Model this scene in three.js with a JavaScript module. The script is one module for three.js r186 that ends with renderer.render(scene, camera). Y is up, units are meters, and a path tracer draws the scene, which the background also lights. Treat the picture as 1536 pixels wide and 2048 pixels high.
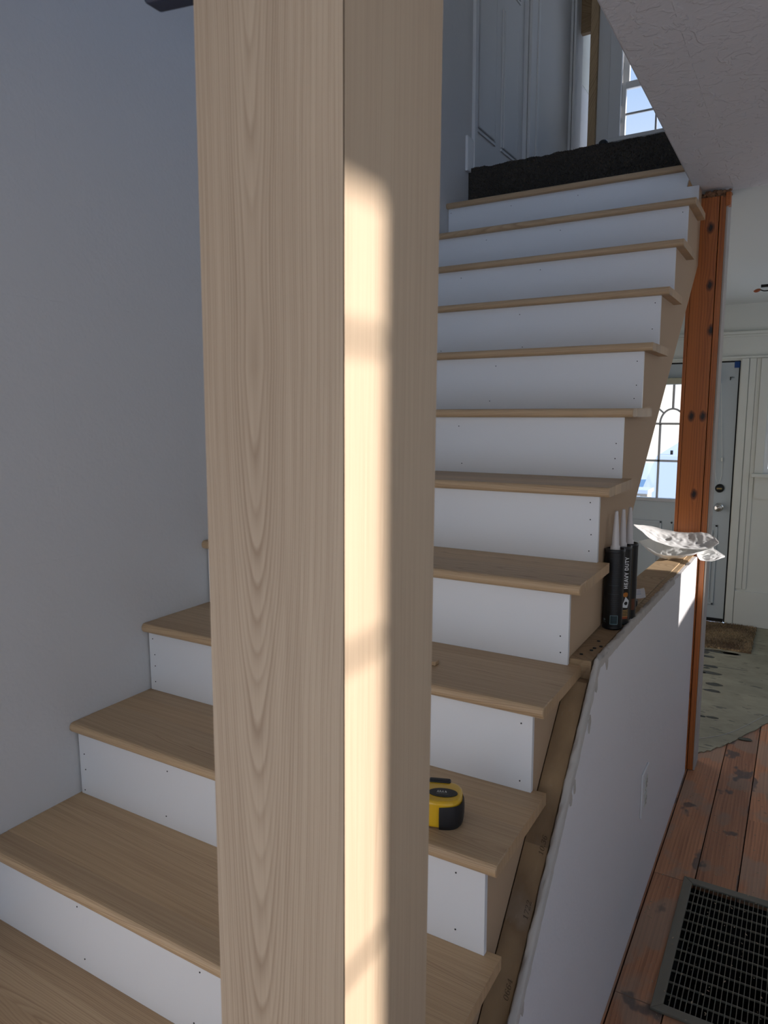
import * as THREE from 'three';
import { RoundedBoxGeometry } from 'three/addons/geometries/RoundedBoxGeometry.js';
import { mergeGeometries } from 'three/addons/utils/BufferGeometryUtils.js';

// ------------------------------------------------------------------ camera, sky, sun, exposure
const scene = new THREE.Scene();
const renderer = new THREE.WebGLRenderer();
renderer.toneMapping = THREE.LinearToneMapping;
renderer.toneMappingExposure = 1.25;
renderer.shadowMap.enabled = true;

const camera = new THREE.PerspectiveCamera(71.42, 0.75, 0.05, 400);
camera.rotation.order = 'YXZ';
camera.rotation.set(-0.1415, 0.5316, -0.0046);
camera.position.set(1.5112, 0.947, 1.0569);
camera.focus = 2.3;
camera.userData.fStop = 14;
scene.add(camera);

const SKY = (() => {
  const w = 64, h = 256, a = new Float32Array(w * h * 4);
  for (let j = 0; j < h; j++) {
    const el = (j + 0.5) / h * 180 - 90, t = Math.min(1, Math.max(0, el / 31)), k = Math.pow(t, 0.9);
    const c = [1.16 + (0.12 - 1.16) * k, 1.15 + (0.34 - 1.15) * k, 1.08 + (0.74 - 1.08) * k];
    for (let i = 0; i < w; i++) a.set([c[0], c[1], c[2], 1], (j * w + i) * 4);
  }
  const t = new THREE.DataTexture(a, w, h, THREE.RGBAFormat, THREE.FloatType);
  t.mapping = THREE.EquirectangularReflectionMapping; t.magFilter = THREE.LinearFilter; t.needsUpdate = true;
  return t;
})();
scene.background = SKY;
scene.backgroundIntensity = 1.0;

const SUN_EL = 15 * Math.PI / 180, SUN_AZ = 8 * Math.PI / 180;
const sun = new THREE.DirectionalLight(new THREE.Color().setRGB(1.0, 0.93, 0.89), 6.6);
sun.position.set(30 * Math.cos(SUN_EL) * Math.cos(SUN_AZ), 30 * Math.sin(SUN_EL), -30 * Math.cos(SUN_EL) * Math.sin(SUN_AZ));
sun.castShadow = true;
sun.shadow.mapSize.set(4096, 4096);
Object.assign(sun.shadow.camera, { left: -10, right: 10, top: 10, bottom: -10, near: 1, far: 80 });
sun.shadow.radius = 2.0;
scene.add(sun, sun.target);

// ------------------------------------------------------------------ helpers
let seed = 20240117;
const rnd = () => { seed = (seed + 0x6D2B79F5) | 0; let t = Math.imul(seed ^ (seed >>> 15), 1 | seed); t = (t + Math.imul(t ^ (t >>> 7), 61 | t)) ^ t; return ((t ^ (t >>> 14)) >>> 0) / 4294967296; };
const rr = (a, b) => a + (b - a) * rnd();
const hash = (x, y) => { let h = Math.imul(x | 0, 374761393) + Math.imul(y | 0, 668265263); h = Math.imul(h ^ (h >>> 13), 1274126177); return ((h ^ (h >>> 16)) >>> 0) / 4294967296; };
const vn = (x, y) => {
  const xi = Math.floor(x), yi = Math.floor(y), fx = x - xi, fy = y - yi, u = fx * fx * (3 - 2 * fx), v = fy * fy * (3 - 2 * fy);
  const a = hash(xi, yi), b = hash(xi + 1, yi), c = hash(xi, yi + 1), d = hash(xi + 1, yi + 1);
  return a + (b - a) * u + (c - a) * v + (a - b - c + d) * u * v;
};
const fbm = (x, y, o = 4) => { let s = 0, a = 0.5, n = 0; for (let i = 0; i < o; i++) { s += a * vn(x + i * 17.3, y - i * 9.1); n += a; a *= 0.5; x *= 2.03; y *= 2.03; } return s / n; };
const clamp = (x, a = 0, b = 1) => Math.min(b, Math.max(a, x));
const mix = (a, b, t) => a + (b - a) * t;
const mix3 = (a, b, t) => [mix(a[0], b[0], t), mix(a[1], b[1], t), mix(a[2], b[2], t)];
const sstep = (a, b, x) => { const t = clamp((x - a) / (b - a)); return t * t * (3 - 2 * t); };
const enc = (c) => Math.round(255 * clamp(c <= 0.0031308 ? 12.92 * c : 1.055 * Math.pow(c, 1 / 2.4) - 0.055));

// texture from a function of metres: f(u, v) gives a linear colour; covers W x H metres, uv in metres / size
function tex(w, h, W, H, f, srgb = true) {
  const a = new Uint8Array(w * h * 4);
  for (let j = 0; j < h; j++) for (let i = 0; i < w; i++) {
    const c = f((i + 0.5) / w * W, (j + 0.5) / h * H), k = (j * w + i) * 4;
    if (srgb) { a[k] = enc(c[0]); a[k + 1] = enc(c[1]); a[k + 2] = enc(c[2]); } else { a[k] = a[k + 1] = a[k + 2] = Math.round(255 * clamp(c)); }
    a[k + 3] = 255;
  }
  const t = new THREE.DataTexture(a, w, h, THREE.RGBAFormat);
  t.wrapS = t.wrapT = THREE.RepeatWrapping; t.magFilter = THREE.LinearFilter; t.minFilter = THREE.LinearMipmapLinearFilter; t.generateMipmaps = true;
  if (srgb) t.colorSpace = THREE.SRGBColorSpace;
  t.userData = { W, H };
  t.needsUpdate = true;
  return t;
}
const lin = (r, g, b) => new THREE.Color().setRGB(r, g, b);
const mat = (o) => new THREE.MeshStandardMaterial(o);
const phys = (o) => new THREE.MeshPhysicalMaterial(o);

function flat(g) { g = g.index ? g.toNonIndexed() : g; for (const k of Object.keys(g.attributes)) if (!['position', 'normal', 'uv'].includes(k)) g.deleteAttribute(k); g.groups = []; return g; }
function B(x0, x1, y0, y1, z0, z1, bev = 0) {
  const w = x1 - x0, h = y1 - y0, d = z1 - z0;
  const g = bev ? new RoundedBoxGeometry(w, h, d, 2, Math.min(bev, w / 2.01, h / 2.01, d / 2.01)) : new THREE.BoxGeometry(w, h, d);
  g.translate((x0 + x1) / 2, (y0 + y1) / 2, (z0 + z1) / 2);
  return flat(g);
}
// uv in metres on a box-like shape, v along the grain axis
function uvm(g, along = 'y', W = 1, H = 1, ou = 0, ov = 0) {
  g = flat(g);
  const p = g.attributes.position, n = g.attributes.normal, uv = new Float32Array(p.count * 2), A = 'xyz'.indexOf(along);
  for (let i = 0; i < p.count; i += 3) {
    let nx = 0, ny = 0, nz = 0;
    for (let k = 0; k < 3; k++) { nx += n.getX(i + k); ny += n.getY(i + k); nz += n.getZ(i + k); }
    const N = [Math.abs(nx), Math.abs(ny), Math.abs(nz)], m = N.indexOf(Math.max(...N));
    let a = A, c = 3 - A - m;
    if (m === A) { a = (A + 1) % 3; c = (A + 2) % 3; }
    for (let k = 0; k < 3; k++) {
      const q = [p.getX(i + k), p.getY(i + k), p.getZ(i + k)];
      uv[(i + k) * 2] = q[c] / W + ou; uv[(i + k) * 2 + 1] = q[a] / H + ov;
    }
  }
  g.setAttribute('uv', new THREE.BufferAttribute(uv, 2));
  return g;
}
const wuv = (g, t, along, ou, ov) => uvm(g, along, t.userData.W, t.userData.H, ou, ov);
// polygon in the (z, y) plane extruded along x
function prismX(pts, x0, x1, bev = 0) {
  const s = new THREE.Shape(pts.map(([z, y]) => new THREE.Vector2(-z, y)));
  const g = new THREE.ExtrudeGeometry(s, { depth: x1 - x0 - 2 * bev, bevelEnabled: bev > 0, bevelSize: bev, bevelThickness: bev, bevelOffset: -bev, bevelSegments: 1 });
  g.translate(0, 0, bev); g.rotateY(Math.PI / 2); g.translate(x0, 0, 0);
  return flat(g);
}
// polygon in the (x, y) plane extruded along z
function prismZ(pts, z0, z1, holes = []) {
  const s = new THREE.Shape(pts.map(([x, y]) => new THREE.Vector2(x, y)));
  for (const h of holes) s.holes.push(new THREE.Path(h.map(([x, y]) => new THREE.Vector2(x, y))));
  const g = new THREE.ExtrudeGeometry(s, { depth: z1 - z0, bevelEnabled: false, curveSegments: 24 });
  g.translate(0, 0, z0);
  return flat(g);
}
const merge = (list) => list.length === 1 ? flat(list[0]) : mergeGeometries(list.map(flat));
function tube(pts, r, seg = 40, rs = 8) { return flat(new THREE.TubeGeometry(new THREE.CatmullRomCurve3(pts.map((p) => new THREE.Vector3(...p))), seg, r, rs)); }
function lathe(pts, n = 40) { return flat(new THREE.LatheGeometry(pts.map(([r, y]) => new THREE.Vector2(r, y)), n)); }

const counts = {};
const numbered = (name) => { const n = counts[name] = (counts[name] ?? -1) + 1; return n ? name + '_' + String(n).padStart(3, '0') : name; };
function thing(name, label, category, base = [0, 0, 0], group) {
  const o = new THREE.Group(); o.name = numbered(name); o.position.set(...base); o.userData = { label, category };
  if (group) o.userData.group = group;
  o.base = base; scene.add(o); return o;
}
function part(name, geo, m, parent, label) {            // geometry given in scene coordinates
  const g = Array.isArray(geo) ? merge(geo) : geo;
  const b = parent.base ?? [0, 0, 0];
  g.translate(-b[0], -b[1], -b[2]);
  const o = new THREE.Mesh(g, m); o.name = name; o.castShadow = o.receiveShadow = true; o.base = b;
  if (label) o.userData.label = label;
  parent.add(o); return o;
}
function solo(name, geo, m, label, category, group) {
  const o = new THREE.Mesh(Array.isArray(geo) ? merge(geo) : geo, m); o.name = numbered(name); o.castShadow = o.receiveShadow = true;
  o.userData = { label, category }; if (group) o.userData.group = group;
  scene.add(o); return o;
}
function struct(name, geo, m, label) {
  const o = geo === null ? new THREE.Group() : new THREE.Mesh(Array.isArray(geo) ? merge(geo) : geo, m);
  o.name = name; o.castShadow = o.receiveShadow = true; o.userData = { kind: 'structure' }; if (label) o.userData.label = label;
  scene.add(o); return o;
}

// ------------------------------------------------------------------ materials
// flat-sawn board: growth rings cut by a plane whose distance to the pith drifts along the board
function woodFn({ xc = 0.05, d0 = 0.03, s = 0.045, ring = 0.0016, light, dark, con = 1, drift = 0, fine = 1, ns = 0, bend = 0, H = 1 }) {
  return (u, v) => {
    const w = (fbm(u * 9 + ns, v * 2.2 + ns, 3) - 0.5);
    const x = u - xc - drift * v + w * 0.010 + (vn(u * 60 + ns, v * 7) - 0.5) * 0.0016;
    const vv = H - v, d = d0 + s * (bend ? vv < bend ? vv * 0.25 : bend * 0.25 + (vv - bend) : vv) + (fbm(v * 5 + ns, u * 8 + 3.3, 3) - 0.5) * 0.0064;
    const R = Math.sqrt(x * x + d * d) / ring + (vn(v * 3.1 + ns, 4.4) - 0.5) * 0.8;
    const f = R - Math.floor(R), strength = 0.25 + 0.75 * hash(Math.floor(R), 7 + ns);
    const line = (f < 0.22 ? f / 0.22 : Math.exp(-(f - 0.22) * 3.2)) * strength;
    const fib = (vn(u * 1500 + ns, v * 18) - 0.5) * 0.22 + (vn(u * 420, v * 6 + ns) - 0.5) * 0.20;
    const broad = (fbm(u * 14 + ns, v * 1.3, 3) - 0.5) * 0.5;
    const t = clamp(0.08 + con * line * 0.75 + fine * fib + broad);
    return mix3(light, dark, t);
  };
}
const OAK_L = [0.505, 0.385, 0.262], OAK_D = [0.305, 0.208, 0.128];
const T_post = tex(512, 2048, 0.15, 1.5, woodFn({ xc: 0.050, d0: 0.019, s: 0.044, ring: 0.0017, light: OAK_L, dark: OAK_D, con: 1.2, drift: 0.006, ns: 3.1, bend: 0.62, H: 1.5 }));
const T_post2 = tex(512, 2048, 0.16, 1.5, woodFn({ xc: 0.105, d0: 0.018, s: -0.004, ring: 0.0021, light: OAK_L, dark: OAK_D, con: 0.55, drift: -0.01, ns: 8.7, H: 1.5 }));
const T_oak = tex(1024, 2048, 0.42, 1.4, woodFn({ xc: 0.16, d0: 0.03, s: 0.030, ring: 0.0026, light: [0.555, 0.385, 0.220], dark: [0.330, 0.205, 0.108], con: 1.1, drift: 0.03, ns: 12.4, fine: 1.2, H: 1.4 }));
const T_ply = tex(512, 1024, 0.3, 1.0, woodFn({ xc: 0.10, d0: 0.05, s: 0.20, ring: 0.006, light: [0.46, 0.33, 0.19], dark: [0.22, 0.135, 0.062], con: 1.1, drift: 0.02, ns: 21.4, H: 1.0 }));
const T_dark = tex(512, 1024, 0.3, 1.0, (u, v) => {
  const n = fbm(u * 16, v * 12, 5), m = fbm(u * 60 + 9, v * 6, 3), sp = vn(u * 260, v * 220) > 0.93 ? 0.35 : 0;
  return mix3(mix3([0.380, 0.250, 0.130], [0.180, 0.110, 0.056], clamp(n * 1.7 - 0.35)), [0.40, 0.33, 0.25], clamp(sp * m + (n > 0.68 ? (n - 0.68) * 2.2 : 0)));
});
const KN = [[0.0780, 2.322], [0.087, 2.097], [0.101, 1.918], [0.045, 1.568], [0.089, 1.568], [0.072, 1.239], [0.05, 0.7], [0.09, 0.35]];
const T_pine = tex(256, 2048, 0.14, 2.5, (u, v) => {
  let du = 0, near = 9, ang = 0;
  for (const [a, b] of KN) { const dx = u - a, dy = (v - b) * 0.62, r = Math.hypot(dx, dy); du += 0.010 * Math.exp(-r * r / 0.0009) * Math.sign(dx || 1) * (1 - Math.exp(-Math.abs(dx) / 0.006)); if (r < near) { near = r; ang = Math.atan2(dy, dx); } }
  const x = u - du + (fbm(u * 10, v * 1.1, 3) - 0.5) * 0.02;
  const f0 = x / 0.011 + fbm(v * 1.4, 2.2, 2) * 2, f = f0 - Math.floor(f0);
  let c = mix3([0.540, 0.165, 0.034], [0.275, 0.068, 0.014], clamp(Math.pow(f, 2.4) * 0.7 + (fbm(u * 90, v * 3, 3) - 0.5) * 0.7 + (fbm(u * 8, v * 1.2 + 4, 3) - 0.5) * 0.8));
  // ring and dark heart of each knot in the board
  const knotRadius = near + (vn(Math.cos(ang) * 2 + 5, Math.sin(ang) * 2) - 0.5) * 0.004;
  if (knotRadius < 0.017) c = mix3(c, [0.095, 0.022, 0.007], 0.85 * sstep(0, 1, (0.017 - knotRadius) / 0.008));
  if (knotRadius < 0.0085) c = mix3(c, [0.018, 0.007, 0.005], sstep(0, 1, (0.0085 - knotRadius) / 0.0035));
  return c;
});
const T_plank = tex(512, 2048, 0.5, 3.0, (u, v) => {
  const x = u + (fbm(u * 5, v * 0.9, 3) - 0.5) * 0.05, f0 = x / 0.012 + fbm(v * 1.3 + u * 2, 7.7, 3) * 5, f = f0 - Math.floor(f0);
  let c = mix3([0.600, 0.270, 0.126], [0.340, 0.140, 0.064], clamp(f * 0.55 + (fbm(u * 160, v * 5, 3) - 0.5) * 0.9 + (fbm(u * 6, v * 1.5, 3) - 0.5) * 1.1 + 0.12));
  const worn = sstep(0.53, 0.66, fbm(u * 9 + 31, v * 5.5, 4));
  c = mix3(c, [0.36, 0.255, 0.175], worn * 0.6);
  const grey = sstep(0.66, 0.74, fbm(u * 13 + 77, v * 9, 4));
  c = mix3(c, [0.085, 0.078, 0.070], grey * 0.75);
  if (hash(Math.floor(u * 640), Math.floor(v * 640)) > 0.9965) c = [0.34, 0.26, 0.18];
  return c;
});
const T_vinyl = tex(1024, 1024, 3.0, 2.6, (u, v) => {
  const n = fbm(u * 5, v * 8, 5), m = fbm(u * 30 + 3, v * 46, 4);
  let c = mix3([0.350, 0.315, 0.210], [0.220, 0.198, 0.130], clamp(n * 1.3 - 0.2 + (m - 0.5) * 0.6));
  if (fbm(u * 14 + 8, v * 60, 3) > 0.74) c = mix3(c, [0.05, 0.05, 0.036], 0.7);
  return c;
});
const T_coir = tex(512, 512, 0.6, 0.6, (u, v) => {
  const n = fbm(u * 130, v * 130, 3), m = fbm(u * 6, v * 8, 3);
  return mix3(mix3([0.42, 0.30, 0.165], [0.17, 0.115, 0.058], clamp(n * 2.4 - 0.7)), [0.105, 0.06, 0.036], clamp(m * 1.8 - 0.72));
});
const T_peel = tex(512, 512, 0.6, 0.6, (u, v) => clamp(0.5 + (fbm(u * 150, v * 150, 3) - 0.5) * 0.5 + (fbm(u * 26, v * 26, 3) - 0.5) * 0.7), false);
const T_knock = tex(1024, 1024, 1.2, 1.2, (u, v) => { const n = fbm(u * 48 + fbm(u * 20, v * 20, 2) * 3, v * 34, 4); return sstep(0.42, 0.62, n) * 0.8 + (vn(u * 190, v * 190) - 0.5) * 0.2; }, false);
const T_grain = tex(512, 512, 0.4, 0.4, (u, v) => clamp(0.6 + (vn(u * 900, v * 22) - 0.5) * 0.6), false);

const M = {
  paint: mat({ color: lin(0.640, 0.640, 0.640), roughness: 0.72, bumpMap: T_peel, bumpScale: 0.0009 }),
  upper: mat({ color: lin(0.68, 0.685, 0.69), roughness: 0.6 }),
  ceil: mat({ color: lin(0.76, 0.735, 0.715), roughness: 0.9, bumpMap: T_knock, bumpScale: 0.0016 }),
  ceil2: mat({ color: lin(0.66, 0.675, 0.63), roughness: 0.85 }),
  trim: mat({ color: lin(0.66, 0.67, 0.60), roughness: 0.5 }),
  riser: mat({ color: lin(0.80, 0.80, 0.80), roughness: 0.38 }),
  post: phys({ map: T_post, roughness: 0.62, bumpMap: T_post, bumpScale: 0.0003 }),
  post2: phys({ map: T_post2, roughness: 0.62 }),
  oak: phys({ map: T_oak, roughness: 0.5 }),
  oakA: phys({ map: T_oak, color: lin(0.90, 0.88, 0.86), roughness: 0.5 }),
  oakB: phys({ map: T_oak, color: lin(1.08, 1.06, 1.02), roughness: 0.5 }),
  mdf: mat({ color: lin(0.500, 0.355, 0.225), roughness: 0.8 }),
  ply: mat({ map: T_ply, roughness: 0.8 }),
  plyB: mat({ map: T_ply, color: lin(0.75, 0.70, 0.66), roughness: 0.8 }),
  brown: mat({ map: T_dark, roughness: 0.85, bumpMap: T_dark, bumpScale: 0.002 }),
  drywall: mat({ color: lin(0.80, 0.79, 0.79), roughness: 0.55, bumpMap: T_peel, bumpScale: 0.0008 }),
  plaster: mat({ color: lin(0.50, 0.46, 0.41), roughness: 0.95 }),
  core: mat({ color: lin(0.20, 0.15, 0.10), roughness: 0.9 }),
  pine: phys({ map: T_pine, roughness: 0.38, clearcoat: 0.25, clearcoatRoughness: 0.3 }),
  plank: [1, 0.82, 1.15, 0.95].map((k) => mat({ map: T_plank, color: lin(k, k, k), roughness: 0.62 })),
  gap: mat({ color: lin(0.02, 0.016, 0.012), roughness: 1 }),
  vinyl: mat({ map: T_vinyl, roughness: 0.55 }),
  wet: mat({ color: lin(0.045, 0.043, 0.032), roughness: 0.12 }),
  coir: mat({ map: T_coir, roughness: 1 }),
  fibre: mat({ color: lin(0.40, 0.29, 0.155), roughness: 1 }),
  carpet: mat({ color: lin(0.040, 0.033, 0.026), roughness: 1 }),
  tuft: mat({ color: lin(0.075, 0.060, 0.045), roughness: 1 }),
  doorPaint: mat({ color: lin(0.46, 0.51, 0.52), roughness: 0.42 }),
  muntin: mat({ color: lin(0.50, 0.50, 0.50), roughness: 0.5 }),
  glass: phys({ color: lin(1, 1, 1), roughness: 0, transmission: 1, thickness: 0, ior: 1.45 }),
  brass: phys({ color: lin(0.55, 0.42, 0.18), metalness: 1, roughness: 0.28 }),
  steel: phys({ color: lin(0.58, 0.56, 0.52), metalness: 1, roughness: 0.22 }),
  hole: mat({ color: lin(0.015, 0.015, 0.015), roughness: 0.7 }),
  black: phys({ color: lin(0.012, 0.012, 0.013), roughness: 0.35 }),
  iron: phys({ color: lin(0.02, 0.019, 0.018), roughness: 0.45, metalness: 0.4 }),
  grate: mat({ color: lin(0.20, 0.18, 0.135), roughness: 0.6, metalness: 0.35 }),
  duct: mat({ color: lin(0.012, 0.011, 0.010), roughness: 0.9 }),
  tapeBlue: mat({ color: lin(0.01, 0.06, 0.24), roughness: 0.7 }),
  blind: mat({ color: lin(0.44, 0.42, 0.30), roughness: 0.6 }),
  white: mat({ color: lin(0.78, 0.78, 0.77), roughness: 0.5 }),
  snow: mat({ color: lin(0.86, 0.88, 0.90), roughness: 0.9 }),
  tan: mat({ color: lin(0.40, 0.34, 0.27), roughness: 0.9 }),
  siding: mat({ color: lin(0.84, 0.85, 0.86), roughness: 0.8 }),
  navy: phys({ color: lin(0.006, 0.012, 0.036), roughness: 0.55 }),
  yellow: phys({ color: lin(0.72, 0.42, 0.012), roughness: 0.3, clearcoat: 0.4, clearcoatRoughness: 0.2 }),
  rubber: phys({ color: lin(0.008, 0.008, 0.010), roughness: 0.55 }),
  nozzle: phys({ color: lin(0.74, 0.70, 0.68), roughness: 0.4, transmission: 0.12, thickness: 0 }),
  paper: phys({ color: lin(0.86, 0.87, 0.86), roughness: 0.95, transmission: 0.3, thickness: 0 }),
  amber: phys({ color: lin(0.34, 0.09, 0.03), roughness: 0.2 }),
};

// ------------------------------------------------------------------ key numbers
const RISE = 0.19, RUN = 0.2347, SW = 1.0884, TT = 0.0244, NOSE = 0.02, OVER = 0.027;
const FLOOR = -0.65, CEIL = 1.825, EDGE = 1.06, KX = 1.153, ZD = -4.704, ZP = -2.209;
const RX = 3.0, ZF = 2.7, TOP = 4.35, UZ = -4.0;

// ------------------------------------------------------------------ the shell
const puv = (g, along = 'y') => uvm(g, along, 0.6, 0.6);
{ // left wall; a door opening on the upper landing
  const t = -0.12;
  struct('wall_left', [B(t, 0, FLOOR - 0.2, 2.10, ZD - 0.12, ZF + 0.12), B(t, 0, 2.10, TOP, -2.385, ZF + 0.12), B(t, 0, 2.10, TOP, ZD - 0.12, -3.16), B(t, 0, 4.12, TOP, -3.16, -2.385)].map((g) => puv(g)), M.paint, 'plain white painted stairwell wall');
}
const A0 = 0.256, A1 = 2.5, AH = 1.652, B0 = -2.50, B1 = -1.948, BS = 0.625, C0 = -4.40, C1 = -2.98;
struct('wall_right', [ // openings for the two patches of sun, plus an added unseen fill window
  B(RX, RX + 0.12, FLOOR - 0.2, 2.09, A1, ZF + 0.12), B(RX, RX + 0.12, FLOOR - 0.2, 0.25, A0, A1), B(RX, RX + 0.12, AH, 2.09, A0, A1),
  B(RX, RX + 0.12, FLOOR - 0.2, 2.09, B1, A0), B(RX, RX + 0.12, FLOOR - 0.2, BS, B0, B1), B(RX, RX + 0.12, 1.60, 2.09, B0, B1),
  B(RX, RX + 0.12, FLOOR - 0.2, 2.09, C1, B0), B(RX, RX + 0.12, FLOOR - 0.2, 0.20, C0, C1), B(RX, RX + 0.12, 1.60, 2.09, C0, C1), B(RX, RX + 0.12, FLOOR - 0.2, 2.09, ZD - 0.12, C0)].map((g) => puv(g)), M.paint);
struct('wall_front', [
  B(-0.12, 0.20, FLOOR - 0.2, 2.09, ZF, ZF + 0.12), B(2.80, RX, FLOOR - 0.2, 2.09, ZF, ZF + 0.12),
  B(0.20, 2.80, FLOOR - 0.2, -0.45, ZF, ZF + 0.12), B(0.20, 2.80, 1.68, 2.09, ZF, ZF + 0.12)].map((g) => puv(g)), M.paint);
const DX0 = 0.19, DX1 = 1.085, DY1 = 1.29;
const WX0 = 1.275, WX1 = 2.05, WY0 = 0.49, WY1 = 1.27;
struct('wall_back', [
  B(0, DX0, FLOOR, 2.0, ZD - 0.12, ZD), B(DX0, DX1, DY1, 2.0, ZD - 0.12, ZD), B(DX1, WX0, FLOOR, 2.0, ZD - 0.12, ZD),
  B(WX0, WX1, FLOOR, WY0, ZD - 0.12, ZD), B(WX0, WX1, WY1, 2.0, ZD - 0.12, ZD), B(WX1, RX, FLOOR, 2.0, ZD - 0.12, ZD)], M.trim, 'pale grey green panelled wall around the entry door');
{ // ceiling: textured plaster as far as the timber post, smooth and slightly falling beyond it
  const kuv = (g) => uvm(g, 'z', 1.2, 1.2);
  const near = prismZ([[EDGE, CEIL], [EDGE + 0.006, CEIL - 0.006], [RX, CEIL - 0.006], [RX, 2.09], [EDGE, 2.09]], -2.26, 0.64);
  struct('ceiling', [kuv(near), kuv(B(0, RX, CEIL, 2.09, 0.64, ZF))], M.ceil, 'white ceiling with a rough swirled plaster texture');
  struct('ceiling_far', [prismX([[-2.26, CEIL - 0.006], [-2.26, 2.09], [ZD, 2.09], [ZD, 1.682]], EDGE, RX)], M.ceil2, 'smooth pale ceiling over the entry');
  struct('ceiling_entry', [prismX([[-2.36, CEIL], [-2.36, 1.855], [ZD, 1.855], [ZD, 1.682]], 0, EDGE)], M.ceil2);
}
{ // floor slab with the hole of the register
  const gx0 = 1.275, gx1 = 1.64, gz0 = -1.385, gz1 = -0.79;
  struct('floor', [B(-0.12, gx0, FLOOR - 0.2, FLOOR - 0.02, ZD, ZF), B(gx1, RX, FLOOR - 0.2, FLOOR - 0.02, ZD, ZF), B(gx0, gx1, FLOOR - 0.2, FLOOR - 0.02, ZD, gz0), B(gx0, gx1, FLOOR - 0.2, FLOOR - 0.02, gz1, ZF)], M.gap);
  const fl = scene.getObjectByName('floor');
  const w = 0.13, x0 = 1.16 - 7 * w;
  for (let k = 0; k < 21; k++) {
    const a = x0 + k * w + 0.0018, b = Math.min(x0 + (k + 1) * w - 0.0018, RX - 0.002);
    const segs = [];
    const cut = [-0.1 - 0.9 * hash(k, 3), 1.2 + hash(k, 9)];
    if (b < gx0 || a > gx1) segs.push([a, b, -3.4, -2.0 + hash(k, 5) * 0.4], [a, b, -2.0 + hash(k, 5) * 0.4, cut[1]], [a, b, cut[1], ZF]);
    else if (a < gx0) segs.push([a, b, -3.4, gz0], [a, gx0, gz0, gz1], [a, b, gz1, ZF]);
    else if (b > gx1) segs.push([a, b, -3.4, gz0], [gx1, b, gz0, gz1], [a, b, gz1, ZF]);
    else segs.push([a, b, -3.4, gz0], [a, b, gz1, cut[1]], [a, b, cut[1], ZF]);
    for (const [p, q, r, s] of segs) part('plank', wuv(B(p, q, FLOOR - 0.0195, FLOOR - 0.0004 * hash(k, 2), r + 0.001, s - 0.001, 0.0015), T_plank, 'z', hash(k, 21), hash(k, 22 + Math.round(r))), M.plank[Math.floor(hash(k, 40) * 4)], fl);
  }
  part('duct', [B(gx0 - 0.01, gx1 + 0.01, FLOOR - 0.42, FLOOR - 0.40, gz0 - 0.01, gz1 + 0.01), B(gx0 - 0.012, gx0, FLOOR - 0.4, FLOOR - 0.2, gz0, gz1), B(gx1, gx1 + 0.012, FLOOR - 0.4, FLOOR - 0.2, gz0, gz1), B(gx0, gx1, FLOOR - 0.4, FLOOR - 0.2, gz0 - 0.012, gz0), B(gx0, gx1, FLOOR - 0.4, FLOOR - 0.2, gz1, gz1 + 0.012)], M.duct, fl, 'black duct under the register');
  // worn sheet flooring with a torn edge over the boards
  const edge = [[0.02, -2.25], [0.9, -2.27], [1.10, -2.30], [1.162, -2.357], [1.236, -2.467], [1.30, -2.59], [1.449, -2.922], [1.7, -3.3], [2.2, -3.34], [2.985, -3.37]];
  const top = [];
  for (let i = 0; i < edge.length - 1; i++) for (let k = 0; k < 14; k++) { const t = k / 14; top.push([mix(edge[i][0], edge[i + 1][0], t), mix(edge[i][1], edge[i + 1][1], t) + (fbm(i * 3 + t * 6, 2.2, 3) - 0.5) * 0.075]); }
  top.push(edge[edge.length - 1]);
  const s = new THREE.Shape([...top, [2.985, ZD], [0.02, ZD]].map(([x, z]) => new THREE.Vector2(x, -z)));
  const g = new THREE.ExtrudeGeometry(s, { depth: 0.003, bevelEnabled: false }); g.rotateX(-Math.PI / 2); g.translate(0, FLOOR + 0.0004, 0);
  part('sheet_flooring', uvm(g, 'z', 3.0, 2.6), M.vinyl, fl, 'worn grey green sheet flooring with a torn edge');
  // seam strip and wet patches on it
  const seam = [[1.10, -2.50], [1.136, -2.529], [1.271, -2.669], [1.444, -3.038]];
  part('seam', tube(seam.map(([x, z]) => [x, FLOOR + 0.0034, z]), 0.0022, 30, 5), M.plaster, fl);
  const spots = [[1.02, -3.93, 0.05, 0.03], [1.06, -3.85, 0.045, 0.02], [1.10, -3.66, 0.045, 0.022], [1.10, -3.54, 0.075, 0.026], [1.045, -3.52, 0.045, 0.02], [1.155, -3.35, 0.045, 0.026], [1.155, -3.24, 0.045, 0.018], [1.13, -3.98, 0.12, 0.03], [1.20, -2.85, 0.030, 0.014], [1.14, -2.84, 0.028, 0.012], [1.36, -2.66, 0.03, 0.018], [1.085, -3.62, 0.02, 0.012], [1.19, -3.98, 0.05, 0.022]];
  spots.forEach(([x, z, a, b], i) => {
    const sh = new THREE.Shape(Array.from({ length: 22 }, (_, k) => { const th = k / 22 * 6.2832, q = 0.75 + 0.5 * vn(Math.cos(th) * 1.6 + i * 9, Math.sin(th) * 1.6); return new THREE.Vector2(x + a * q * Math.cos(th), -z + b * q * Math.sin(th)); }));
    const e = new THREE.ExtrudeGeometry(sh, { depth: 0.0008, bevelEnabled: false }); e.rotateX(-Math.PI / 2); e.translate(0, FLOOR + 0.0033, 0);
    part('wet_patch', flat(e), M.wet, fl, 'dark wet patch on the sheet flooring');
  });
}
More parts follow.
